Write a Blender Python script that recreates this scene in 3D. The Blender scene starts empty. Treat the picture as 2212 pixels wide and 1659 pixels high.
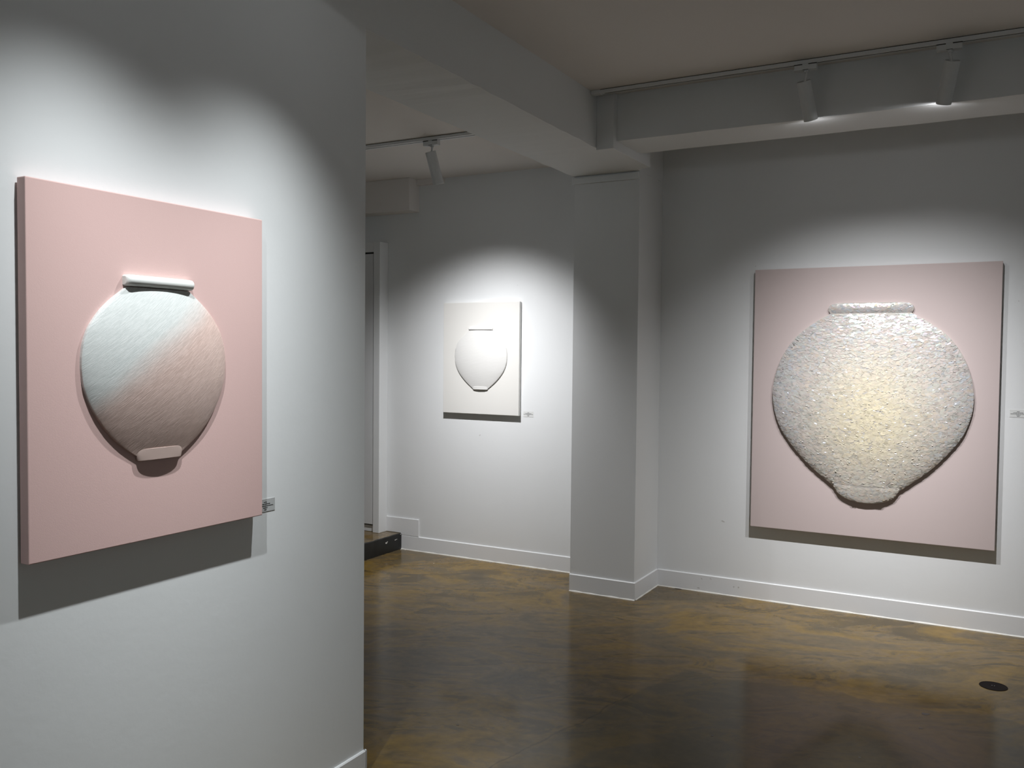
import bpy, bmesh, math, random
import numpy as np
from mathutils import Matrix, Vector
random.seed(7)
S = bpy.context.scene
COL = S.collection

# ---------------------------------------------------------------- camera
F_PX = 1903.27
cam_d = bpy.data.cameras.new('camera')
cam_d.sensor_fit = 'HORIZONTAL'; cam_d.sensor_width = 36.0
cam_d.lens = F_PX / 2212 * 36.0
cam_d.clip_start = 0.05; cam_d.clip_end = 60
cam = bpy.data.objects.new('camera', cam_d); COL.objects.link(cam)
R_ = Vector((0.87541729, 0.48327246, 0.00960694))
U_ = Vector((-0.02567272, 0.02663918, 0.9993154))
F_ = Vector((-0.48268569, 0.87506462, -0.03572732))
m = Matrix.Identity(4)
for i in range(3):
    m[i][0] = R_[i]; m[i][1] = U_[i]; m[i][2] = -F_[i]
m[2][3] = 1.55
cam.matrix_world = m
S.camera = cam

# ---------------------------------------------------------------- world, exposure
w = bpy.data.worlds.new('world'); S.world = w; w.use_nodes = True
w.node_tree.nodes['Background'].inputs[0].default_value = (0.5, 0.52, 0.55, 1)
w.node_tree.nodes['Background'].inputs[1].default_value = 0.0
S.view_settings.view_transform = 'Standard'
S.view_settings.look = 'None'
S.view_settings.gamma = 1.0
S.view_settings.exposure = 0.0
S.view_settings.use_curve_mapping = False

# exhibition lamps and added fill: mouth of the lamp, point it is aimed at, watts, beam exponent, flood share, flood cone (inner, outer half angle)
WHITE = (0.985, 0.985, 1.0)
COOL = (0.94, 0.985, 1.0)
FILL = (0.88, 0.96, 1.0)
SPOTS = {
    # exhibition lamps seen in the photograph
    'right_a': ((-0.8309, 4.5025, 2.690), (-0.74, 5.61, 0.30), 200, 12, 0.035, (40, 52), WHITE),
    'right_b': ((-0.2505, 4.5025, 2.695), (-0.50, 5.61, 0.30), 200, 12, 0.035, (40, 52), WHITE),
    'mid':     ((-3.057, 4.582, 2.578), (-3.30, 5.61, 0.47), 225, 7, 0.03, (40, 52), WHITE),
    # lamps on the rail above the left wall, out of the frame
    'left_a':  ((-1.48, 2.06, 2.68), (-1.97, 1.50, -0.70), 140, 12, 0.026, (34, 47), COOL),
    'left_b':  ((-1.48, 1.25, 2.68), (-1.92, 1.70, -0.70), 130, 10, 0.020, (34, 47), COOL),
    # unseen fill lamps added out of frame to lift the ambient light
    'rear_fill_a':  ((1.9, 0.3, 2.72), (3.2, 0.5, 0.9), 105, 10, 0.1, (40, 52), FILL),
    'rear_fill_b':  ((1.9, 2.6, 2.72), (3.2, 2.6, 0.9), 105, 10, 0.1, (40, 52), FILL),
    'rear_fill_c':  ((0.2, -1.9, 2.72), (0.2, -3.0, 0.9), 105, 10, 0.1, (40, 52), FILL),
    'rear_fill_d':  ((-3.6, 2.2, 2.62), (-3.6, 1.0, 0.9), 105, 10, 0.1, (40, 52), FILL),
}
def spot(name, loc, target, watts, expo, flood, cone, color=(1, 1, 1), radius=0.014):
    """reflector lamp: a soft-edged beam, a weaker flood and a trace of spill, all as a function of the angle to its axis"""
    l = bpy.data.lights.new(name, 'SPOT')
    l.energy = watts; l.spot_size = math.radians(179); l.spot_blend = 0.05
    l.shadow_soft_size = radius; l.color = color
    o = bpy.data.objects.new(name, l); COL.objects.link(o)
    o.location = loc
    d = (Vector(target) - Vector(loc)).normalized()
    o.rotation_euler = d.to_track_quat('-Z', 'Y').to_euler()
    l.use_nodes = True; t = l.node_tree
    em = t.nodes['Emission']
    g = t.nodes.new('ShaderNodeNewGeometry')
    def mth(op, a, b=None, c=None):
        n = t.nodes.new('ShaderNodeMath'); n.operation = op
        for i, v in enumerate((a, b, c)):
            if v is None: continue
            if isinstance(v, (int, float)): n.inputs[i].default_value = v
            else: t.links.new(v, n.inputs[i])
        return n.outputs[0]
    dot = t.nodes.new('ShaderNodeVectorMath'); dot.operation = 'DOT_PRODUCT'
    t.links.new(g.outputs['Incoming'], dot.inputs[0]); dot.inputs[1].default_value = d
    c = mth('ABSOLUTE', dot.outputs['Value'])
    beam = mth('POWER', c, float(expo))
    mr = t.nodes.new('ShaderNodeMapRange'); mr.interpolation_type = 'SMOOTHSTEP'
    t.links.new(c, mr.inputs[0])
    mr.inputs[1].default_value = math.cos(math.radians(cone[1])); mr.inputs[2].default_value = math.cos(math.radians(cone[0]))
    mr.inputs[3].default_value = 0.0; mr.inputs[4].default_value = flood
    cut = t.nodes.new('ShaderNodeMapRange'); cut.interpolation_type = 'SMOOTHSTEP'
    t.links.new(c, cut.inputs[0])
    cut.inputs[1].default_value = math.cos(math.radians(cone[1])); cut.inputs[2].default_value = math.cos(math.radians(cone[0] - 6))
    k = mth('ADD', mth('ADD', mth('MULTIPLY', beam, cut.outputs[0]), mr.outputs[0]), 0.0035)
    t.links.new(k, em.inputs['Strength'])
    return o
LAMPS = {}
for k, v in SPOTS.items():
    LAMPS[k] = spot('exhibition_or_fill_light', *v)

# ---------------------------------------------------------------- helpers
def tag(o, label=None, cat=None, group=None, kind=None):
    if label: o['label'] = label
    if cat: o['category'] = cat
    if group: o['group'] = group
    if kind: o['kind'] = kind
    return o

def link(name, me, mat, parent=None, smooth=False):
    if mat is not None:
        me.materials.clear(); me.materials.append(mat)
    if smooth:
        for p in me.polygons: p.use_smooth = True
    o = bpy.data.objects.new(name, me); COL.objects.link(o)
    if parent is not None:
        o.parent = parent
        o.matrix_parent_inverse = parent.matrix_world.inverted() if False else Matrix.Identity(4)
    return o

def bm_obj(name, bm, mat, parent=None, smooth=False, bevel=0):
    if bevel:
        bmesh.ops.bevel(bm, geom=list(bm.edges), offset=bevel, segments=2, affect='EDGES', profile=0.6)
    bmesh.ops.recalc_face_normals(bm, faces=bm.faces)
    me = bpy.data.meshes.new(name); bm.to_mesh(me); bm.free()
    return link(name, me, mat, parent, smooth)

def add_box(bm, x0, x1, y0, y1, z0, z1):
    vs = [bm.verts.new(p) for p in ((x0,y0,z0),(x1,y0,z0),(x1,y1,z0),(x0,y1,z0),(x0,y0,z1),(x1,y0,z1),(x1,y1,z1),(x0,y1,z1))]
    for f in ((0,3,2,1),(4,5,6,7),(0,1,5,4),(1,2,6,5),(2,3,7,6),(3,0,4,7)):
        bm.faces.new([vs[i] for i in f])
    return vs

def box(name, x0, x1, y0, y1, z0, z1, mat, parent=None, bevel=0, kind=None):
    bm = bmesh.new(); add_box(bm, x0, x1, y0, y1, z0, z1)
    o = bm_obj(name, bm, mat, parent, bevel=bevel)
    if kind: o['kind'] = kind
    return o

def prism(bm, pts, axis, a0, a1):
    """polygon in the two other axes extruded along axis"""
    def P(p, a):
        return {'x': (a, p[0], p[1]), 'y': (p[0], a, p[1]), 'z': (p[0], p[1], a)}[axis]
    A = [bm.verts.new(P(p, a0)) for p in pts]; B = [bm.verts.new(P(p, a1)) for p in pts]
    n = len(pts)
    bm.faces.new(A[::-1]); bm.faces.new(B)
    for i in range(n):
        bm.faces.new((A[i], A[(i+1) % n], B[(i+1) % n], B[i]))

def empty(name, loc):
    o = bpy.data.objects.new(name, None); COL.objects.link(o)
    o.location = loc; o.empty_display_size = 0.1
    return o

# ---------------------------------------------------------------- materials
class NT:
    def __init__(s, name):
        s.m = bpy.data.materials.new(name); s.m.use_nodes = True
        s.t = s.m.node_tree; s.b = s.t.nodes['Principled BSDF']
    def n(s, typ, **kw):
        nd = s.t.nodes.new(typ)
        for k, v in kw.items():
            if k.startswith('i_'):
                nd.inputs[k[2:].replace('_', ' ')].default_value = v
            else: setattr(nd, k, v)
        return nd
    def l(s, a, b): s.t.links.new(a, b)
    def set(s, **kw):
        for k, v in kw.items():
            s.b.inputs[k.replace('_', ' ')].default_value = v
        return s
    def coords(s, scale=(1, 1, 1), rot=(0, 0, 0)):
        tc = s.n('ShaderNodeTexCoord'); mr = s.n('ShaderNodeMapping'); mp = s.n('ShaderNodeMapping')
        mr.inputs['Rotation'].default_value = rot; mp.inputs['Scale'].default_value = scale
        s.l(tc.outputs['Object'], mr.inputs['Vector']); s.l(mr.outputs[0], mp.inputs['Vector'])
        return mp.outputs[0]
    def noise(s, vec, scale, detail=4, rough=0.55, dist=0.0):
        nd = s.n('ShaderNodeTexNoise'); nd.inputs['Scale'].default_value = scale
        nd.inputs['Detail'].default_value = detail; nd.inputs['Roughness'].default_value = rough
        nd.inputs['Distortion'].default_value = dist
        s.l(vec, nd.inputs['Vector']); return nd.outputs['Fac']
    def ramp(s, fac, stops, interp='LINEAR'):
        nd = s.n('ShaderNodeValToRGB'); cr = nd.color_ramp; cr.interpolation = interp
        while len(cr.elements) < len(stops): cr.elements.new(0.5)
        for e, (p, c) in zip(cr.elements, stops):
            e.position = p; e.color = (c[0], c[1], c[2], 1) if not isinstance(c, (int, float)) else (c, c, c, 1)
        s.l(fac, nd.inputs[0]); return nd.outputs[0]
    def mix(s, fac, a, b, mode='MIX'):
        nd = s.n('ShaderNodeMix', data_type='RGBA', blend_type=mode)
        for sock, v in ((nd.inputs[0], fac), (nd.inputs[6], a), (nd.inputs[7], b)):
            if hasattr(v, 'links') or isinstance(v, bpy.types.NodeSocket): s.l(v, sock)
            elif isinstance(v, (int, float)): sock.default_value = v
            else: sock.default_value = (v[0], v[1], v[2], 1)
        return nd.outputs[2]
    def math(s, op, a, b=None, c=None):
        nd = s.n('ShaderNodeMath', operation=op)
        for i, v in enumerate((a, b, c)):
            if v is None: continue
            if isinstance(v, bpy.types.NodeSocket): s.l(v, nd.inputs[i])
            else: nd.inputs[i].default_value = v
        return nd.outputs[0]
    def bump(s, h, strength=0.2, dist=0.01, normal=None):
        nd = s.n('ShaderNodeBump'); nd.inputs['Strength'].default_value = strength
        nd.inputs['Distance'].default_value = dist
        s.l(h, nd.inputs['Height'])
        if normal is not None: s.l(normal, nd.inputs['Normal'])
        s.l(nd.outputs[0], s.b.inputs['Normal']); return nd.outputs[0]
    def base(s, c): s.l(c, s.b.inputs['Base Color'])

def wall_paint(name, col, rough=0.75):
    t = NT(name); v = t.coords()
    n1 = t.noise(v, 1.3, 3); n2 = t.noise(v, 60, 3)
    c = t.mix(0.5, col, tuple(x * 0.95 for x in col))
    c = t.mix(n1, col, tuple(x * 0.95 for x in col))
    t.base(c); t.set(Roughness=rough)
    t.b.inputs['Specular IOR Level'].default_value = 0.25
    h = t.math('ADD', t.math('MULTIPLY', n2, 0.2), t.math('MULTIPLY', t.noise(v, 3.0, 4), 1.0))
    t.bump(h, 0.12, 0.01)
    return t.m
M = {}
M['wall'] = wall_paint('wall_paint', (0.79, 0.805, 0.81))
M['ceiling'] = wall_paint('ceiling_paint', (0.80, 0.765, 0.735))
M['board'] = wall_paint('baseboard_paint', (0.80, 0.81, 0.82), 0.4)
M['door'] = wall_paint('door_paint', (0.70, 0.71, 0.72), 0.5)

def floor_mat():
    t = NT('stained_concrete'); v = t.coords()
    vw = t.coords((0.75, 1.25, 1), (0, 0, math.radians(-25)))
    n1 = t.noise(vw, 1.15, 7, 0.62, 0.9)
    n2 = t.noise(t.coords((0.7, 1.5, 1), (0, 0, math.radians(-25))), 3.0, 8, 0.66, 1.6)
    n3 = t.noise(v, 22, 5, 0.6)
    c1 = t.ramp(n1, [(0.32, (0.061, 0.043, 0.018)), (0.40, (0.111, 0.074, 0.023)), (0.455, (0.212, 0.130, 0.023)), (0.50, (0.228, 0.144, 0.036)), (0.53, (0.159, 0.111, 0.051)), (0.59, (0.114, 0.087, 0.048)), (0.63, (0.138, 0.101, 0.054)), (0.70, (0.212, 0.147, 0.072))])
    c2 = t.ramp(n2, [(0.34, (0.081, 0.056, 0.023)), (0.42, (0.100, 0.072, 0.034)), (0.45, (0.185, 0.116, 0.026)), (0.52, (0.191, 0.129, 0.056)), (0.56, (0.144, 0.101, 0.049)), (0.64, (0.098, 0.075, 0.039))])
    n4 = t.noise(vw, 2.1, 6, 0.6, 1.2)
    c = t.mix(t.ramp(n4, [(0.44, 0.12), (0.56, 0.88)]), c1, c2)
    c = t.mix(t.ramp(n3, [(0.35, 0.0), (0.7, 0.35)]), c, (0.045, 0.034, 0.018))
    # edge of an older pour: the slab on the near side of a curved joint is darker and greyer
    sx = t.n('ShaderNodeSeparateXYZ'); t.l(v, sx.inputs[0])
    wob = t.math('MULTIPLY', t.math('SUBTRACT', t.noise(v, 3.2, 4), 0.5), 0.12)
    curve = t.math('ADD', t.math('MULTIPLY', t.math('ADD', sx.outputs['Y'], -2.8), 0.215), -1.62)
    d = t.math('SUBTRACT', t.math('ADD', sx.outputs['X'], wob), curve)
    e = t.math('SUBTRACT', t.math('ADD', t.math('MULTIPLY', sx.outputs['X'], 0.10), 4.30), t.math('ADD', sx.outputs['Y'], t.math('MULTIPLY', wob, 2.5)))
    dm = t.math('MINIMUM', d, e)
    side = t.ramp(dm, [(0.0, 0.0), (0.02, 0.75), (0.5, 0.9)])
    c = t.mix(t.math('MULTIPLY', side, 0.62), c, (0.052, 0.046, 0.027))
    crack = t.math('MULTIPLY', t.ramp(t.math('ABSOLUTE', t.math('ADD', d, 0.004)), [(0.0, 1.0), (0.006, 0.0)]), t.math('LESS_THAN', sx.outputs['Y'], 3.75))
    c = t.mix(t.math('MULTIPLY', crack, 0.6), c, (0.02, 0.015, 0.01))
    t.base(c)
    r = t.ramp(t.noise(v, 5, 5), [(0.3, 0.10), (0.7, 0.20)])
    t.l(r, t.b.inputs['Roughness'])
    t.b.inputs['IOR'].default_value = 1.45
    t.b.inputs['Specular IOR Level'].default_value = 0.22
    t.b.inputs['Specular Tint'].default_value = (1.0, 0.93, 0.80, 1)
    t.bump(t.math('ADD', n1, t.math('MULTIPLY', n2, 0.4)), 0.04, 0.02)
    return t.m
M['floor'] = floor_mat()

def plain(name, col, rough=0.5, **kw):
    t = NT(name); v = t.coords()
    n = t.noise(v, 40, 3)
    t.base(t.mix(n, col, tuple(c * 0.93 for c in col))); t.set(Roughness=rough)
    for k, x in kw.items(): t.b.inputs[k.replace('_', ' ')].default_value = x
    return t.m
M['black_riser'] = plain('black_riser_paint', (0.010, 0.010, 0.009), 0.45)
M['caulk'] = plain('caulk', (0.72, 0.71, 0.66), 0.5)
M['chip'] = plain('chipped_paint', (0.75, 0.74, 0.70), 0.6)
M['white_metal'] = plain('white_powder_coat', (0.74, 0.76, 0.77), 0.4)
M['track'] = plain('rail_white', (0.80, 0.81, 0.82), 0.45)
M['dark'] = plain('dark_slot_or_shade', (0.008, 0.008, 0.008), 0.6)  # near-black, for slots and for painted gap shade
M['drain'] = plain('drain_iron', (0.008, 0.005, 0.005), 0.65)
M['drain'].node_tree.nodes['Principled BSDF'].inputs['Specular IOR Level'].default_value = 0.1
M['steel'] = plain('screw_steel', (0.45, 0.43, 0.42), 0.3, Metallic=0.9)
M['ink'] = plain('label_ink', (0.02, 0.02, 0.022), 0.6)
M['tag_paper'] = plain('label_card', (0.50, 0.51, 0.51), 0.45)
M['tag_clear'] = plain('label_film', (0.74, 0.75, 0.74), 0.4)
M['stretcher'] = plain('pine_stretcher', (0.30, 0.22, 0.15), 0.7)

def canvas_mat(name, col, col2):
    t = NT(name); v = t.coords()
    n = t.noise(v, 2.0, 3)
    t.base(t.mix(n, col, col2)); t.set(Roughness=0.6)
    t.b.inputs['Specular IOR Level'].default_value = 0.3
    w1 = t.noise(v, 500, 2)
    t.bump(w1, 0.15, 0.001)
    return t.m
M['canvas_pink'] = canvas_mat('pink_canvas', (0.665, 0.47, 0.44), (0.655, 0.45, 0.43))
M['canvas_mauve'] = canvas_mat('mauve_canvas', (0.565, 0.478, 0.462), (0.555, 0.465, 0.455))
M['canvas_white'] = canvas_mat('ivory_canvas', (0.73, 0.72, 0.69), (0.72, 0.71, 0.68))

def lens_mat():
    t = NT('lamp_lens'); t.set(Roughness=0.3)
    t.b.inputs['Base Color'].default_value = (0.9, 0.9, 0.88, 1)
    t.b.inputs['Emission Color'].default_value = (1, 0.97, 0.92, 1)
    t.b.inputs['Emission Strength'].default_value = 8
    return t.m
M['lens'] = lens_mat()

# ---------------------------------------------------------------- the setting
XP, XQ = -1.97, -2.415            # right and left faces of the left wall, the beam and the pillar
YW = 5.61                         # back wall
YE = 2.488                        # end of the left wall
YP = 5.185                        # front of the pillar
ZC, ZC2, ZB = 2.97, 2.86, 2.68    # ceiling, back-room ceiling, underside of the main beam
box('floor', -6.2, 3.4, -3.2, 5.8, -0.12, 0.0, M['floor'], kind='structure')
bm = bmesh.new()
add_box(bm, XP, 3.4, -3.2, 5.8, ZC, ZC + 0.12)
add_box(bm, -6.2, XQ, -3.2, 5.8, ZC2, ZC2 + 0.23)
ceiling = bm_obj('ceiling', bm, M['ceiling']); tag(ceiling, kind='structure')
box('wall_back', -6.2, 3.4, YW, YW + 0.2, 0, ZC, M['wall'], kind='structure')
box('wall_left', XQ, XP, -3.0, YE, 0, ZC, M['wall'], kind='structure')
box('wall_right', 3.2, 3.4, -3.2, YW, 0, ZC, M['wall'], kind='structure')
box('wall_front', XP, 3.2, -3.2, -3.0, 0, ZC, M['wall'], kind='structure')
box('wall_side', -6.2, -6.0, -3.2, YW, 0, ZC2, M['wall'], kind='structure')
box('wall_rear', -6.0, XQ, 0.8, 1.0, 0, ZC2, M['wall'], kind='structure')

# main beam with slightly uneven plaster on its edges
def plaster_beam(name, x0, x1, y0, y1, z0, z1, mat, seed, amp=0.003, axis='y'):
    rnd = random.Random(seed)
    n = 40
    bm = bmesh.new(); rings = []
    for i in range(n + 1):
        f = i / n
        j = [(rnd.uniform(-amp, amp), rnd.uniform(-amp, amp)) for _ in range(4)]
        if i in (0,): j = [(0, 0)] * 4
        if axis == 'y':
            y = y0 + (y1 - y0) * f
            pts = [(x0 - abs(j[0][0]), y, z0 + j[0][1] * .5), (x1 + 0, y, z0 + j[1][1]), (x1, y, z1), (x0, y, z1)]
        else:
            x = x0 + (x1 - x0) * f
            pts = [(x, y0 + j[0][0] * .4, z0 + j[0][1]), (x, y0, z1), (x, y1, z1), (x, y1 + j[1][0] * .4, z0 + j[1][1])]
        rings.append([bm.verts.new(p) for p in pts])
    for a, b in zip(rings, rings[1:]):
        for k in range(4): bm.faces.new((a[k], a[(k+1) % 4], b[(k+1) % 4], b[k]))
    bm.faces.new(rings[0]); bm.faces.new(rings[-1][::-1])
    o = bm_obj(name, bm, mat); tag(o, kind='structure'); return o
plaster_beam('ceiling_beam', XQ, XP, YE, YW, ZB, ZC + 0.02, M['wall'], 3)
plaster_beam('ceiling_beam', -1.872, 3.2, 4.550, 4.89, 2.716, ZC, M['wall'], 5, 0.0012, 'x')
# haunch where the cross beam meets the main beam
bm = bmesh.new()
prism(bm, [(XP, 4.506), (-1.868, 4.503), (-1.860, 5.06), (XP, 5.10)], 'z', 2.668, ZC)
o = bm_obj('beam_segment', bm, M['wall'], bevel=0.003); tag(o, kind='structure')

pil = box('pillar', XQ, XP, YP, YW, 0, ZB, M['wall'], kind='structure', bevel=0.0025)
box('cap_trim', XQ - 0.012, XP - 0.004, YP - 0.017, YP + 0.02, 2.630, 2.671, M['wall'], pil, bevel=0.002)

# baseboards: thin boards with a chamfered top edge and a bead of caulk on the floor
BT = 0.009
def baseboard(name, p0, p1, out, z0=0.0, h=0.112, caulk=True, parent=None):
    p0 = Vector(p0); p1 = Vector(p1); o = Vector(out)
    bm = bmesh.new()
    prof = [(0, 0), (BT, 0), (BT, h - 0.004), (BT - 0.004, h), (0, h)]
    A = [bm.verts.new((p0.x + o.x * a, p0.y + o.y * a, z0 + b)) for a, b in prof]
    B = [bm.verts.new((p1.x + o.x * a, p1.y + o.y * a, z0 + b)) for a, b in prof]
    n = len(prof)
    bm.faces.new(A); bm.faces.new(B[::-1])
    for i in range(n): bm.faces.new((A[i], A[(i+1) % n], B[(i+1) % n], B[i]))
    ob = bm_obj(name, bm, M['board'], parent)
    if parent is None: tag(ob, kind='structure')
    if caulk:
        rnd = random.Random(len(name) + int(p0.x * 10)); bm = bmesh.new(); rings = []
        L = (p1 - p0).length; k = max(2, int(L / 0.05))
        for i in range(k + 1):
            q = p0.lerp(p1, i / k); s = 0.0035 + rnd.random() * 0.004
            rings.append([bm.verts.new((q.x + o.x * (BT + a), q.y + o.y * (BT + a), z0 + b)) for a, b in ((0, 0), (s, 0), (s * 0.6, s * 0.6), (0, s * 1.1))])
        for a, b in zip(rings, rings[1:]):
            for j in range(4): bm.faces.new((a[j], a[(j+1) % 4], b[(j+1) % 4], b[j]))
        bm_obj('caulk_bead', bm, M['caulk'], ob)
    return ob
baseboard('baseboard_right', (XP + BT, YW), (3.2, YW), (0, -1))
baseboard('baseboard_left', (XP, -3.0), (XP, YE + BT), (1, 0), caulk=False)
baseboard('baseboard_end', (XP + BT, YE), (XQ, YE), (0, 1), caulk=False)
b = baseboard('baseboard_pillar', (XQ - 0, YP), (XP + BT, YP), (0, -1))
baseboard('return_board', (XP, YP), (XP, YW - BT), (1, 0), parent=b)
b2 = baseboard('baseboard_back', (-4.07, YW), (XQ, YW), (0, -1))
# stepped up piece over the raised floor
bm = bmesh.new()
add_box(bm, -4.215, -4.075, YW - BT, YW, 0.127, 0.245)
add_box(bm, -4.075, -3.905, YW - BT, YW, 0.112, 0.245)
o = bm_obj('baseboard_step', bm, M['board'], bevel=0.002); tag(o, kind='structure')

# raised floor in the back room with its black riser
rf = box('raised_floor', -6.0, -4.078, 1.0, YW, 0, 0.125, M['floor'], kind='structure')
bm = bmesh.new(); rings = []
rnd = random.Random(11)
for i in range(61):
    y = 2.6 + (YW - 2.6) * i / 60
    top = 0.1265 + rnd.uniform(-0.0015, 0.0018)
    rings.append([bm.verts.new(p) for p in ((-4.079, y, 0.0), (-4.068, y, 0.0), (-4.068 + rnd.uniform(-0.001, 0.001), y, top - 0.004), (-4.079, y, top))])
for a, b in zip(rings, rings[1:]):
    for j in range(4): bm.faces.new((a[j], a[(j+1) % 4], b[(j+1) % 4], b[j]))
bm.faces.new(rings[0]); bm.faces.new(rings[-1][::-1])
riser = bm_obj('riser', bm, M['black_riser'], rf); riser['label'] = 'black painted riser'
for (y, z, sy, sz) in ((5.405, 0.083, 0.011, 0.007), (5.42, 0.089, 0.005, 0.004), (5.52, 0.085, 0.008, 0.0025), (5.535, 0.088, 0.012, 0.0015), (5.59, 0.118, 0.004, 0.003)):
    bm = bmesh.new()
    prism(bm, [(y + sy * math.cos(a) * (1 + .2 * math.sin(3 * a)), z + sz * math.sin(a)) for a in [k * math.pi / 4 for k in range(8)]], 'x', -4.0685, -4.0665)
    bm_obj('paint_chip', bm, M['chip'], rf)

# door recess: frame standing proud of the back wall on the raised floor
FY, FX = 5.503, -4.2145
door = empty('door_1', (-4.7, FY, 0.125)); tag(door, kind='structure')
def kid(name, x0, x1, y0, y1, z0, z1, mat, par, bevel=0.0):
    ox, oy, oz = par.location
    return box(name, x0 - ox, x1 - ox, y0 - oy, y1 - oy, z0 - oz, z1 - oz, mat, par, bevel)
fr = bmesh.new()
ox, oy, oz = door.location
add_box(fr, -4.275 - ox, FX - ox, FY - oy, YW - oy, 0.0, 2.398 - oz)
add_box(fr, -5.18 - ox, -4.275 - ox, FY - oy, YW - oy, 2.322 - oz, 2.398 - oz)
add_box(fr, -5.24 - ox, -5.18 - ox, FY - oy, YW - oy, 0.0, 2.398 - oz)
bm_obj('door_frame', fr, M['wall'], door, bevel=0.003)
kid('door_leaf', -5.172, -4.283, FY + 0.006, FY + 0.05, 0.187, 2.308, M['door'], door, 0.002)
kid('door_sill', -5.172, -4.283, FY + 0.02, FY + 0.06, 0.127, 0.175, M['door'], door, 0.002)
kid('door_gap_shade', -5.178, -4.277, FY + 0.07, FY + 0.08, 0.127, 2.32, M['dark'], door)  # near-black sheet behind the leaf, paints the shade of the gap

# boxed-in duct high on the back wall
box('duct_soffit', -5.9, -3.92, 5.475, YW, 2.617, ZC2, M['ceiling'], kind='structure', bevel=0.003).name = 'trim_1'
box('trim_2', -3.92, -3.69, 5.572, YW, 2.818, ZC2, M['ceiling'], kind='structure', bevel=0.002)

# ---------------------------------------------------------------- relief paintings
def interp(prof, z):
    # prof: list (z, hw) descending in z
    zs = [p[0] for p in prof][::-1]; hs = [p[1] for p in prof][::-1]
    return float(np.interp(z, zs, hs))

def smooth_profile(prof, n=60):
    """monotone resample with light smoothing"""
    zs = np.linspace(prof[0][0], prof[-1][0], n)
    h = np.array([interp(prof, z) for z in zs])
    for _ in range(3):
        h[1:-1] = 0.25 * h[:-2] + 0.5 * h[1:-1] + 0.25 * h[2:]
    return list(zip(zs, h))

def relief(prof, slab, depth_k, power=0.5, nseg=48, cap_depth=None):
    """half-solid standing on a slab. local axes: u across, n out of the panel, z up. Returns verts, faces."""
    V, Fc, rings = [], [], []
    for z, h in prof:
        h = max(h, 0.0015)
        ring = [(-h, 0.0, z), (-h, slab, z)]
        d = depth_k(z, h)
        for i in range(1, nseg):
            a = math.pi * i / nseg
            u = -h * math.cos(a); s = math.sin(a) ** (2 * power)
            ring.append((u, slab + d * s, z))
        ring += [(h, slab, z), (h, 0.0, z)]
        rings.append([len(V) + k for k in range(len(ring))]); V += ring
    for a, b in zip(rings, rings[1:]):
        for k in range(len(a) - 1):
            Fc.append((a[k], a[k+1], b[k+1], b[k]))
    Fc.append(tuple(rings[0])); Fc.append(tuple(rings[-1][::-1]))
    return V, Fc

def mesh_from(name, V, Fc, to_local, mat, parent, smooth=True):
    me = bpy.data.meshes.new(name)
    me.from_pydata([to_local(v) for v in V], [], Fc); me.update()
    o = link(name, me, mat, parent, smooth)
    bm = bmesh.new(); bm.from_mesh(me); bmesh.ops.recalc_face_normals(bm, faces=bm.faces); bm.to_mesh(me); bm.free()
    if smooth:
        try: me.set_sharp_from_angle(angle=math.radians(42))
        except Exception: pass
    return o

def canvas_panel(t, w, h, th, mat, gap=0.006):
    """canvas box centred on the empty, local u (x) and z, n = -y away from the wall (wall at +y)"""
    bm = bmesh.new(); add_box(bm, -w/2, w/2, -th, -gap, -h/2, h/2)
    bm_obj('canvas', bm, mat, t, bevel=0.0025)
    bm = bmesh.new(); i = 0.022
    for b in ((-w/2+i, w/2-i, -h/2+i, -h/2+i+0.035), (-w/2+i, w/2-i, h/2-i-0.035, h/2-i), (-w/2+i, -w/2+i+0.035, -h/2+i+0.035, h/2-i-0.035), (w/2-i-0.035, w/2-i, -h/2+i+0.035, h/2-i-0.035)):
        add_box(bm, b[0], b[1], -gap, 0, b[2], b[3])
    bm_obj('stretcher', bm, M['stretcher'], t)

# jar materials ---------------------------------------------------------------
def jar_left_mat():
    t = NT('lacquered_white_and_pink')
    v = t.coords()
    sx = t.n('ShaderNodeSeparateXYZ'); t.l(v, sx.inputs[0])
    # diagonal wash from white (upper left) to pink beige (lower right), local metres
    n = t.math('MULTIPLY', t.math('SUBTRACT', t.noise(t.coords((1, 1, 3.5), (0, math.radians(36), 0)), 5, 4), 0.5), 0.06)
    dd = t.math('ADD', t.math('ADD', t.math('MULTIPLY', sx.outputs['X'], -0.62), t.math('MULTIPLY', sx.outputs['Z'], 0.78)), n)
    f = t.ramp(t.math('ADD', t.math('MULTIPLY', dd, 3.2), 0.35), [(0.36, 0.0), (0.68, 1.0)], 'EASE')
    # fine brush lines running up to the right
    br = t.noise(t.coords((34, 34, 400), (0, math.radians(38), 0)), 1.0, 5, 0.7)
    pink = t.mix(t.ramp(br, [(0.42, 0.0), (0.58, 1.0)]), (0.54, 0.40, 0.355), (0.66, 0.50, 0.45))
    white = t.mix(t.ramp(br, [(0.42, 0.0), (0.58, 1.0)]), (0.55, 0.575, 0.565), (0.63, 0.65, 0.64))
    t.base(t.mix(f, pink, white))
    t.set(Roughness=0.28)
    t.b.inputs['Coat Weight'].default_value = 0.35; t.b.inputs['Coat Roughness'].default_value = 0.12
    t.bump(br, 0.5, 0.0012)
    return t.m
M['jar_left'] = jar_left_mat()
M['jar_side'] = plain('pink_jar_side', (0.62, 0.40, 0.37), 0.5)
M['jar_mid'] = None
def jar_mid_mat():
    t = NT('white_lacquer'); v = t.coords()
    br = t.noise(t.coords((12, 12, 220), (0, math.radians(8), 0)), 1.0, 4, 0.6)
    t.base(t.mix(br, (0.66, 0.655, 0.635), (0.71, 0.705, 0.69))); t.set(Roughness=0.3)
    t.bump(br, 0.25, 0.002); return t.m
M['jar_mid'] = jar_mid_mat()
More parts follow.
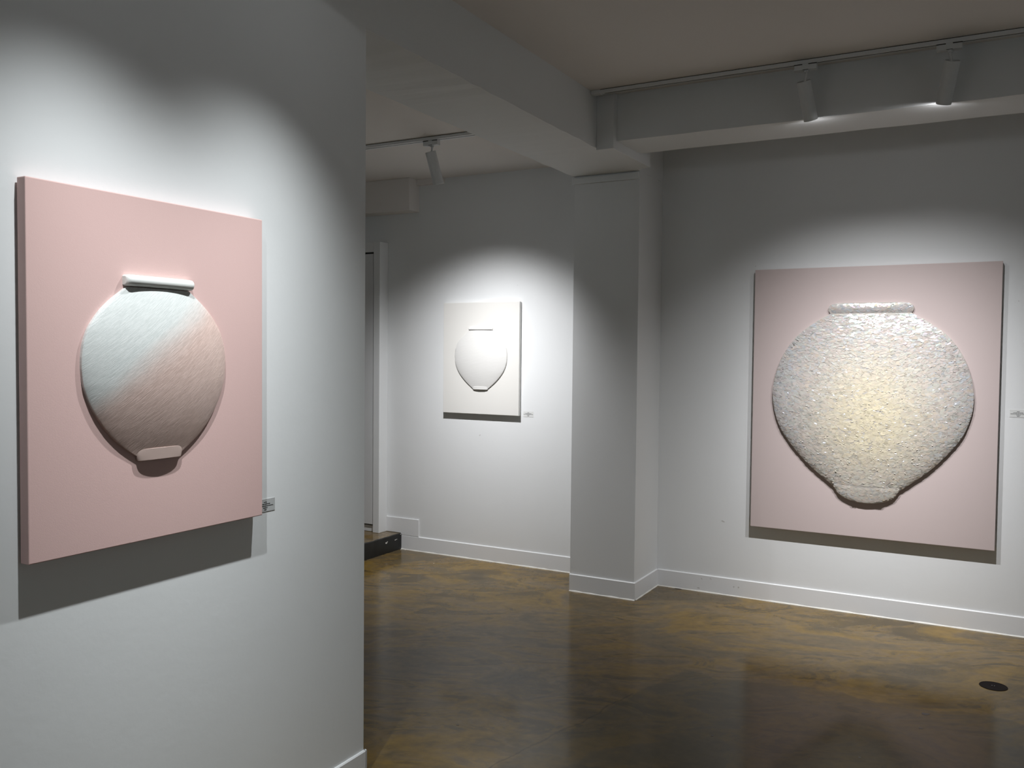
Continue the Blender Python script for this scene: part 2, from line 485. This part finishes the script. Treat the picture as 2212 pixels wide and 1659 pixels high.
def pearl_mat(name, flake=True):
    t = NT(name)
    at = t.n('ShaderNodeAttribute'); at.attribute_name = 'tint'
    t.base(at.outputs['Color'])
    t.set(Roughness=0.22)
    t.b.inputs['Specular IOR Level'].default_value = 0.7
    if flake:
        at2 = t.n('ShaderNodeAttribute'); at2.attribute_name = 'film'
        if 'Thin Film Thickness' in t.b.inputs:
            t.l(t.math('ADD', t.math('MULTIPLY', at2.outputs['Fac'], 380.0), 180.0), t.b.inputs['Thin Film Thickness'])
            t.b.inputs['Thin Film IOR'].default_value = 1.75
        t.l(t.math('ADD', t.math('MULTIPLY', at2.outputs['Fac'], 0.14), 0.15), t.b.inputs['Roughness'])
    return t.m
M['pearl'] = pearl_mat('mother_of_pearl')
M['pearl_base'] = plain('shell_ground', (0.50, 0.47, 0.43), 0.4)

# ---- left painting: canvas on the left wall, turned so that its local -y points into the room (+X)
def painting(name, loc, rotz, label):
    t = empty(name, loc); t.rotation_euler = (0, 0, rotz)
    tag(t, label, 'relief painting'); return t
def sub(v): return (v[0], v[1], v[2])

PL = painting('relief_painting', (XP + 0.0005, 1.586, 1.495), math.radians(90),
              'smooth pink canvas with raised white and pink moon jar on the near left wall')
# rotz=90: local x -> world Y, local -y -> world +X
TH = 0.037
canvas_panel(PL, 0.732, 0.886, TH, M['canvas_pink'])
ZL, UL = 1.495, 1.586
def loc_left(v):                 # v = (u about the jar axis, n, world z)
    return (v[0] + (1.576 - UL), -TH - v[1], v[2] - ZL)
JL = [(1.706, 0.098), (1.690, 0.120), (1.670, 0.146), (1.650, 0.168), (1.630, 0.185), (1.600, 0.206), (1.565, 0.219), (1.530, 0.224), (1.500, 0.2245), (1.460, 0.220),
      (1.420, 0.205), (1.390, 0.190), (1.350, 0.162), (1.320, 0.133), (1.295, 0.102), (1.276, 0.072)]
prof = smooth_profile(JL, 70)
zc = 1.49
def dome(D, zc, up, dn):
    """depth of a shallow dome: D in the middle, falling off as an ellipse to the top and the bottom"""
    def f(z, h):
        q = (z - zc) / (up if z > zc else dn)
        return D * max(0.0, 1 - min(1.0, abs(q)) ** 2) + 0.0005
    return f
V, Fc = relief([(z, h) for z, h in prof], 0.0075, dome(0.036, 1.515, 0.215, 0.244), 0.8)
mesh_from('jar_body', V, Fc, loc_left, M['jar_left'], PL)
# lip: rounded bar
def bar(zlo, zhi, hw, d0, d1, r, n=8):
    """rounded bar along u; cross-section in (n, z)"""
    cs = []
    zm = (zlo + zhi) / 2; hz = (zhi - zlo) / 2
    cs.append((d0, zlo)); 
    for i in range(n + 1):
        a = -math.pi/2 + math.pi * i / n
        cs.append((d1 - r + r * math.cos(a), zm + hz * math.sin(a)))
    cs.append((d0, zhi))
    V, rings = [], []
    us = [(-hw, 0.72), (-hw + 0.004, 0.93), (-hw + 0.010, 1.0), (hw - 0.010, 1.0), (hw - 0.004, 0.93), (hw, 0.72)]
    for u, s in us:
        rings.append([len(V) + k for k in range(len(cs))])
        V += [(u, d0 + (c[0] - d0) * s, zm + (c[1] - zm) * s) for c in cs]
    Fc = []
    m_ = len(cs)
    for a, b in zip(rings, rings[1:]):
        for k in range(m_): Fc.append((a[k], a[(k+1) % m_], b[(k+1) % m_], b[k]))
    Fc.append(tuple(rings[0])); Fc.append(tuple(rings[-1][::-1]))
    return V, Fc
V, Fc = bar(1.708, 1.737, 0.105, 0.0, 0.026, 0.014)
o = mesh_from('jar_lip', V, Fc, loc_left, plain('white_lip_lacquer', (0.70, 0.71, 0.69), 0.3), PL)
# foot: half bowl standing out, its front catching the light
FT = [(1.294, 0.066), (1.292, 0.069), (1.288, 0.071), (1.278, 0.0715), (1.268, 0.070), (1.263, 0.068), (1.261, 0.064)]
V, Fc = relief(FT, 0.006, lambda z, h: {1.294: 0.005, 1.261: 0.006}.get(z, 0.0095), 0.4, 32)
o = mesh_from('jar_foot', V, Fc, loc_left, plain('pink_beige_lacquer', (0.44, 0.335, 0.30), 0.35), PL)

# ---- middle painting on the back wall
PM = painting('relief_painting', (-3.344, YW - 0.0005, 1.505), 0.0,
              'small ivory canvas with raised plain white moon jar in the back room')
TM = 0.034
canvas_panel(PM, 0.650, 0.824, TM, M['canvas_white'])
def loc_mid(v): return (v[0] + 0.005, -TM - v[1], v[2] - 1.505)
JM = [(1.712, 0.098), (1.690, 0.125), (1.670, 0.150), (1.640, 0.182), (1.605, 0.206), (1.570, 0.220), (1.525, 0.2245), (1.480, 0.221), (1.440, 0.209),
      (1.405, 0.191), (1.370, 0.164), (1.335, 0.130), (1.305, 0.094), (1.284, 0.066)]
V, Fc = relief(smooth_profile(JM, 60), 0.008, dome(0.024, 1.51, 0.215, 0.235), 0.7, 40)
mesh_from('jar_body', V, Fc, loc_mid, M['jar_mid'], PM)
V, Fc = bar(1.712, 1.729, 0.102, 0.0, 0.018, 0.008)
mesh_from('jar_lip', V, Fc, loc_mid, M['jar_mid'], PM)
V, Fc = relief([(1.299, 0.066), (1.297, 0.068), (1.288, 0.067), (1.280, 0.065), (1.276, 0.063), (1.274, 0.059)], 0.005,
               lambda z, h: 0.010 if 1.275 < z < 1.298 else 0.006, 0.4, 24)
mesh_from('jar_foot', V, Fc, loc_mid, M['jar_mid'], PM)

# ---- right painting on the back wall
PR = painting('relief_painting', (-0.668, YW - 0.0005, 1.275), 0.0,
              'large mauve canvas with shimmering mother-of-pearl moon jar on the right wall')
TR = 0.040
canvas_panel(PR, 1.353, 1.610, TR, M['canvas_mauve'], 0.012)
ZR = 1.275
def loc_right(v): return (v[0] + 0.001, -TR - v[1], v[2] - ZR)
JR = [(1.800, 0.223), (1.795, 0.231), (1.770, 0.280), (1.735, 0.331), (1.700, 0.378), (1.656, 0.425), (1.600, 0.467), (1.543, 0.4985), (1.480, 0.524), (1.410, 0.543), (1.325, 0.5545),
      (1.270, 0.552), (1.223, 0.545), (1.160, 0.527), (1.105, 0.505), (1.066, 0.482), (1.020, 0.449), (0.980, 0.417), (0.912, 0.357), (0.864, 0.305), (0.815, 0.245), (0.768, 0.187)]
dk_right = dome(0.046, 1.29, 0.56, 0.68)
SR = 0.014
prR = smooth_profile(JR, 90)
V, Fc = relief(prR, SR, dk_right, 0.6, 56)
jb = mesh_from('jar_body', V, Fc, loc_right, M['pearl_base'], PR)
FR = [(0.786, 0.188), (0.770, 0.186), (0.752, 0.173), (0.738, 0.167), (0.724, 0.156), (0.710, 0.138), (0.697, 0.113), (0.688, 0.085), (0.681, 0.050), (0.678, 0.015)]
def dk_fr(z, h): return 0.0205 * (0.30 + 0.70 * min(1, max(0, (z - 0.672) / 0.09)) ** 0.6)
V, Fc = relief(FR, SR - 0.002, dk_fr, 0.3, 40)
jf = mesh_from('jar_foot', V, Fc, loc_right, M['pearl_base'], PR)
LR = [(1.862, 0.165), (1.861, 0.190), (1.858, 0.208), (1.852, 0.222), (1.843, 0.231), (1.832, 0.235), (1.820, 0.234), (1.808, 0.228), (1.798, 0.222)]
LR = [(1.863, 0.175)] + LR[1:]
def dk_lr(z, h): return 0.010 * math.sin(math.pi * min(1, max(0.12, (1.866 - z) / 0.068)))
V, Fc = relief(LR, SR, dk_lr, 0.25, 40)
jl = mesh_from('jar_lip', V, Fc, loc_right, M['pearl_base'], PR)

def surf(z, u, prof, slab, dk, power):
    h = interp(prof, z)
    c = max(-1, min(1, u / h)); s = (1 - c * c) ** power
    return slab + dk(z, h) * s
def flakes(parent, prof, slab, dk, power, count, zhi, zlo, rng, lenr, warm=True, glints=0):
    V, Fc, tint, film = [], [], [], []
    def hw(z): return interp(prof, z)
    hmax = max(p[1] for p in prof)
    k = 0
    while k < count:
        z = rng.uniform(zlo, zhi); u = rng.uniform(-hmax, hmax); h = hw(z)
        if abs(u) > h - 0.006: continue
        L = rng.uniform(*lenr); W = L * rng.uniform(0.28, 0.55)
        if z + W/2 > zhi - 0.001 or z - W/2 < zlo + 0.001: W = min(W, 2 * min(zhi - z, z - zlo)) * 0.9
        ang = rng.gauss(0.0, 0.35) + (0.35 * (u / hmax))
        nn = rng.choice((4, 5, 5, 6))
        ca, sa = math.cos(ang), math.sin(ang)
        n0 = surf(z, u, prof, slab, dk, power)
        # local surface slope plus a small random tilt so each shard glints on its own
        e = 0.004
        su = (surf(z, min(u + e, h * .999), prof, slab, dk, power) - surf(z, max(u - e, -h * .999), prof, slab, dk, power)) / (2 * e)
        sz = (surf(min(z + e, zhi), u, prof, slab, dk, power) - surf(max(z - e, zlo), u, prof, slab, dk, power)) / (2 * e)
        su = max(-1.2, min(1.2, su)); sz = max(-1.2, min(1.2, sz))
        tu = rng.gauss(0, 0.022); tz = rng.gauss(0, 0.028)
        if warm and z > 1.40: tz -= (z - 1.40) / 0.40 * rng.uniform(0.0, 0.30); tu += rng.gauss(0, 0.05)
        off = 0.0004 + rng.random() * 0.0006
        glint = k >= count - glints
        if glint:                       # short shards that stand a little proud of the surface
            L = rng.uniform(0.008, 0.019); W = L * rng.uniform(0.22, 0.38)
            z = zlo + (zhi - zlo) * (1 - rng.random() ** 1.5) if rng.random() < 0.6 else z; h = hw(z)
            if abs(u) > h - 0.02: continue
            n0 = surf(z, u, prof, slab, dk, power)
            if z + W > zhi or z - W < zlo: continue
            tu = rng.gauss(0, 0.20); tz = rng.uniform(-0.70, -0.12); off = 0.0006 + 0.5 * W * abs(tz) * 0.4
        base = len(V); ids = []
        ph = rng.random() * 6.28
        ok = True
        pts = []
        for i in range(nn):
            a = ph + 2 * math.pi * i / nn + rng.uniform(-0.3, 0.3)
            pu, pz = L/2 * math.cos(a), W/2 * math.sin(a)
            du, dz = pu * ca - pz * sa, pu * sa + pz * ca
            uu, zz = u + du, z + dz
            if zz > zhi or zz < zlo: zz = max(zlo, min(zhi, zz))
            hh = hw(zz)
            uu = max(-hh + 0.001, min(hh - 0.001, uu))
            du, dz = uu - u, zz - z
            pts.append((uu, n0 + off + (su + tu) * du + (sz + tz) * dz, zz))
        for p in pts: V.append(p)
        Fc.append(tuple(range(base, base + nn)))
        # shell colour with some angle-dependent sheen painted in: cream heart, pinkish and silvery rim
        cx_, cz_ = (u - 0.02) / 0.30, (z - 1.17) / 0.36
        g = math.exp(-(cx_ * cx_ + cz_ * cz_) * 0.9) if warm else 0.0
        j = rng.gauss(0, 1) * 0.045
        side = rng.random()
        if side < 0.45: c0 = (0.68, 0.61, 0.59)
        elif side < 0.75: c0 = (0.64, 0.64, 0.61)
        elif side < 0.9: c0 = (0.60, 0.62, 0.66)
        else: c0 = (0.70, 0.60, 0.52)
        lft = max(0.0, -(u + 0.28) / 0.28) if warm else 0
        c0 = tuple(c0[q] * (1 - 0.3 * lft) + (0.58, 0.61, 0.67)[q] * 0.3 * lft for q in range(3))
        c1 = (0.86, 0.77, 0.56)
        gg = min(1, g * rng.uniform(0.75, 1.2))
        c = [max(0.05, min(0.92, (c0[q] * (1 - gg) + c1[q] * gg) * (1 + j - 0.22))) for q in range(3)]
        if rng.random() < 0.10: c = [x * 0.80 for x in c]
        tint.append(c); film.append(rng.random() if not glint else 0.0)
        k += 1
    me = bpy.data.meshes.new('shell_shards')
    me.from_pydata([loc_right(v) for v in V], [], Fc); me.update()
    me.attributes.new('tint', 'FLOAT_COLOR', 'FACE'); me.attributes.new('film', 'FLOAT', 'FACE')
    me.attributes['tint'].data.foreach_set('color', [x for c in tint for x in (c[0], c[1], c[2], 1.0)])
    me.attributes['film'].data.foreach_set('value', film)
    me.materials.append(M['pearl'])
    # make sure the shards face the room
    bm = bmesh.new(); bm.from_mesh(me)
    for f in bm.faces:
        f.normal_update()
        if f.normal.y > 0: f.normal_flip()
    bm.to_mesh(me); bm.free()
    o = bpy.data.objects.new('shell_shards', me); COL.objects.link(o); o.parent = parent
    o['kind'] = 'stuff'
    return o
rng = random.Random(21)
flakes(jb, prR, SR, dk_right, 0.6, 10500, 1.798, 0.780, rng, (0.020, 0.047), True, 1500)
flakes(jf, FR, SR - 0.002, dk_fr, 0.3, 620, 0.784, 0.682, rng, (0.018, 0.036))
flakes(jl, LR, SR, dk_lr, 0.25, 330, 1.860, 1.800, rng, (0.020, 0.045), False)

# ---------------------------------------------------------------- wall labels
def wall_label(loc, rotz, w, h, mat, label, rows, seed):
    t = empty('wall_label', loc); t.rotation_euler = (0, 0, rotz)
    tag(t, label, 'label')
    bm = bmesh.new(); add_box(bm, -w/2, w/2, -0.0012, 0, -h/2, h/2)
    bm_obj('card', bm, mat, t)
    rnd = random.Random(seed); bm = bmesh.new()
    for k, half in enumerate(rows):
        z = h/2 * (0.50 - k * 0.30); x = -half
        while x < half:
            l = min(rnd.uniform(0.0035, 0.010), half - x)
            if l > 0.001: add_box(bm, x, x + l, -0.0016, -0.0011, z - 0.0011, z + 0.0011)
            x += l + rnd.uniform(0.0006, 0.0016)
    o = bm_obj('printed_text', bm, M['ink'], t); o['kind'] = 'stuff'
    return t
ROWS = (0.007, 0.025, 0.038, 0.010, 0.006)
wall_label((XP, 2.001, 1.0715), math.radians(90), 0.082, 0.039, M['tag_paper'], 'small grey caption card with black print beside the near pink painting', (0.006, 0.020, 0.033, 0.009, 0.005), 1)
wall_label((-2.957, YW, 1.107), 0.0, 0.080, 0.041, M['tag_clear'], 'tiny pale caption card beside the small ivory painting in the back room', ROWS, 2)
wall_label((0.104, YW, 1.239), 0.0, 0.085, 0.043, M['tag_clear'], 'small pale caption card at the right edge beside the mauve painting', ROWS, 3)

# ---------------------------------------------------------------- lighting rails and lamps
def rail(label, x0, x1, yc, ztop, wid=0.034, hgt=0.020, endcap=False):
    t = empty('lighting_rail', ((x0 + x1) / 2, yc, ztop)); tag(t, label, 'lighting rail')
    L = x1 - x0; bm = bmesh.new()
    s = 0.005; g = 0.003
    for (a, b, c, d) in ((-wid/2, wid/2, -0.007, -g), (-wid/2, -s, -hgt, -0.007), (s, wid/2, -hgt, -0.007)):
        add_box(bm, -L/2, L/2, a, b, c, d)
    bm_obj('channel', bm, M['track'], t)
    bm = bmesh.new(); add_box(bm, -L/2 + 0.07, L/2, -s, s, -hgt + 0.0008, -0.007)
    bm_obj('slot', bm, M['dark'], t)
    bm = bmesh.new(); add_box(bm, -L/2, L/2, -wid/2 + 0.001, wid/2 - 0.001, -g, 0)
    bm_obj('shadow_gap', bm, M['dark'], t)  # black strip painted as the shadow line between rail and ceiling
    if endcap:
        bm = bmesh.new(); add_box(bm, -L/2 - 0.002, -L/2 + 0.05, -wid/2 - 0.001, wid/2 + 0.001, -hgt - 0.002, 0)
        bm_obj('end_cap', bm, M['track'], t, bevel=0.0015)
    return t
rail('white ceiling rail along the cross beam above the mauve painting', -1.965, 3.15, 4.437, ZC, endcap=True)
rail('short white ceiling rail seen in the back room beyond the main beam', -5.6, XQ - 0.01, 4.518, ZC2, 0.05)

def cyl(bm, a, b, r0, r1, n=28, cap=True):
    a = Vector(a); b = Vector(b); d = (b - a).normalized()
    q = d.to_track_quat('Z', 'Y')
    A = [bm.verts.new(a + q @ Vector((r0 * math.cos(2*math.pi*i/n), r0 * math.sin(2*math.pi*i/n), 0))) for i in range(n)]
    B = [bm.verts.new(b + q @ Vector((r1 * math.cos(2*math.pi*i/n), r1 * math.sin(2*math.pi*i/n), 0))) for i in range(n)]
    for i in range(n): bm.faces.new((A[i], A[(i+1) % n], B[(i+1) % n], B[i]))
    if cap: bm.faces.new(A[::-1]); bm.faces.new(B)
    return A, B
def lamp(label, adapter, top, mouth, r, zrail, key):
    """adapter centre on the rail, top-centre of the can, mouth-centre of the can"""
    t = empty('spotlight', (adapter[0], adapter[1], zrail)); tag(t, label, 'spotlight')
    O = Vector(t.location)
    ax, ay = 0.0, 0.0
    bm = bmesh.new()
    add_box(bm, -0.052, 0.052, -0.017, 0.017, -0.030, 0.0)
    bm_obj('adapter', bm, M['white_metal'], t, bevel=0.002)
    for g_ in ((-0.053, -0.014, -0.006, -0.002), (0.014, 0.053, -0.006, -0.002), (-0.012, 0.014, -0.0305, -0.0285)):
        bm = bmesh.new(); add_box(bm, g_[0], g_[1], -0.0176, -0.0166, g_[2], g_[3])
        bm_obj('adapter_groove', bm, M['dark'], t)
    T = Vector(top) - O; Mo = Vector(mouth) - O; d = (Mo - T).normalized()
    bm = bmesh.new(); cyl(bm, (0.004, 0, -0.030), (0.004, 0, -0.040), 0.011, 0.011, 20); cyl(bm, (0.004, 0, -0.040), T + d * 0.02, 0.006, 0.006, 16)
    bm_obj('stem', bm, M['white_metal'], t)
    # can: open tube with wall thickness, recessed back plate
    bm = bmesh.new(); n = 40; q = d.to_track_quat('Z', 'Y')
    prof = [(0.0, r * 0.90, 0.010), (0.0, r * 0.93, 0.0), (0.0, r, 0.0015), (1.0, r, -0.0015), (1.0, r * 0.93, 0.0), (1.0, r * 0.90, -0.014)]
    Ln = (Mo - T).length; rings = []
    for f, rad, off in prof:
        c = T + d * (f * Ln + off)
        rings.append([bm.verts.new(c + q @ Vector((rad * math.cos(2*math.pi*i/n), rad * math.sin(2*math.pi*i/n), 0))) for i in range(n)])
    for a, b in zip(rings, rings[1:]):
        for i in range(n): bm.faces.new((a[i], a[(i+1) % n], b[(i+1) % n], b[i]))
    bm_obj('housing', bm, M['white_metal'], t, smooth=True).data.set_sharp_from_angle(angle=0.6)
    bm = bmesh.new(); cyl(bm, T + d * 0.008, T + d * 0.012, r * 0.9, r * 0.9, n)
    bm_obj('back_plate', bm, M['dark'], t)
    bm = bmesh.new(); cyl(bm, T + d * (Ln - 0.014), T + d * (Ln - 0.011), r * 0.89, r * 0.89, n)
    bm_obj('lens', bm, M['lens'], t)
    return t
lamp('white cylindrical spotlight on the rail, left of two over the mauve painting', (-0.848, 4.437), (-0.855, 4.425, 2.8684), (-0.8316, 4.500, 2.6957), 0.033, ZC - 0.020, 'right_a')
lamp('white cylindrical spotlight on the rail, right of two over the mauve painting', (-0.228, 4.437), (-0.2131, 4.425, 2.8711), (-0.2497, 4.500, 2.7004), 0.033, ZC - 0.020, 'right_b')
lamp('white cylindrical spotlight hanging in the back room before the ivory painting', (-3.070, 4.518), (-3.079, 4.520, 2.775), (-3.058, 4.580, 2.585), 0.033, ZC2 - 0.020, 'mid')

# ---------------------------------------------------------------- floor drain
dr = empty('floor_drain', (0.0185, 4.692, 0.0)); tag(dr, 'round dark metal drain cover set in the concrete floor', 'floor drain')
bm = bmesh.new()
n = 40; rings = []
for rad, z in ((0.0605, 0.0), (0.0600, 0.0018), (0.0570, 0.0022), (0.0560, 0.0014), (0.0005, 0.0014)):
    rings.append([bm.verts.new((rad * math.cos(2*math.pi*i/n), rad * math.sin(2*math.pi*i/n), z)) for i in range(n)])
for a, b in zip(rings, rings[1:]):
    for i in range(n): bm.faces.new((a[i], a[(i+1) % n], b[(i+1) % n], b[i]))
bm.faces.new(rings[-1])
bm_obj('cover', bm, M['drain'], dr)
for sx_ in (-0.006, 0.004):
    bm = bmesh.new(); cyl(bm, (sx_, 0.004, 0.001), (sx_, 0.004, 0.0026), 0.0022, 0.0018, 10)
    bm_obj('screw', bm, M['steel'], dr)

# ---------------------------------------------------------------- marks of use
def blob(name, par_name, c, axis, r, squash, mat, th=0.0006, seed=0, ang=0.0):
    """thin irregular fleck lying on a floor ('z') or on a wall facing the room ('y')"""
    rnd = random.Random(seed); n = 11; pts = []
    for i in range(n):
        a = 2 * math.pi * i / n; q = r * rnd.uniform(0.65, 1.15)
        u, v = q * math.cos(a), q * squash * math.sin(a)
        pts.append((u * math.cos(ang) - v * math.sin(ang), u * math.sin(ang) + v * math.cos(ang)))
    bm = bmesh.new()
    if axis == 'z': prism(bm, [(c[0] + p[0], c[1] + p[1]) for p in pts], 'z', c[2], c[2] + th)
    else: prism(bm, [(c[0] + p[0], c[2] + p[1]) for p in pts], 'y', c[1] - th, c[1])
    return bm_obj(name, bm, mat, bpy.data.objects[par_name])
M['stain'] = plain('old_stain', (0.022, 0.012, 0.007), 0.35)
M['scuff'] = plain('wall_scuff', (0.58, 0.57, 0.56), 0.8)
for k, (x, y, r, q) in enumerate(((-0.24, 4.174, 0.021, 0.7), (-0.245, 4.002, 0.012, 0.6), (-0.43, 3.588, 0.007, 0.8), (-0.98, 3.49, 0.006, 0.7), (-1.93, 3.06, 0.006, 0.8), (-0.40, 5.566, 0.012, 0.4), (-0.55, 3.30, 0.010, 0.6), (0.05, 3.60, 0.009, 0.7))):
    blob('floor_stain', 'floor', (x, y, 0.0), 'z', r, q, M['stain'], 0.0005, 30 + k, 0.6)
for k, (x, y, r) in enumerate(((-3.585, 5.338, 0.0035), (-4.05, 5.57, 0.0035), (-4.02, 5.585, 0.004))):
    blob('crumb', 'floor', (x, y, 0.0), 'z', r, 0.8, M['chip'], 0.002, 50 + k)
for k, (x, z, r, q, a) in enumerate(((-1.529, 0.475, 0.013, 0.35, -0.3), (-3.362, 0.933, 0.008, 0.5, 0.8), (-1.353, 2.107, 0.003, 1, 0), (-3.056, 2.037, 0.0025, 1, 0), (-3.059, 1.907, 0.0025, 1, 0), (0.09, 1.86, 0.004, 0.5, 0))):
    blob('scuff_mark', 'wall_back', (x, YW, z), 'y', r, q, M['scuff'], 0.0005, 70 + k, a)
for k, (x, z, r, q, a) in enumerate(((-1.66, 0.085, 0.010, 0.25, -1.0), (-1.60, 0.092, 0.009, 0.25, -0.6), (-1.68, 0.022, 0.009, 0.5, 0), (-1.45, 0.06, 0.006, 0.9, 1.2), (-1.42, 0.062, 0.006, 0.9, 1.2))):
    blob('scuff_mark', 'baseboard_right', (x, YW - BT, z), 'y', r, q, M['scuff'], 0.0005, 90 + k, a)
# thin dark crescent on the floor by the board in the corner, and a tile shard leaning in the skirting of the back room
blob('dark_crescent', 'floor', (-1.815, 5.590, 0.0), 'z', 0.030, 0.22, M['stain'], 0.0016, 99, 0.0)
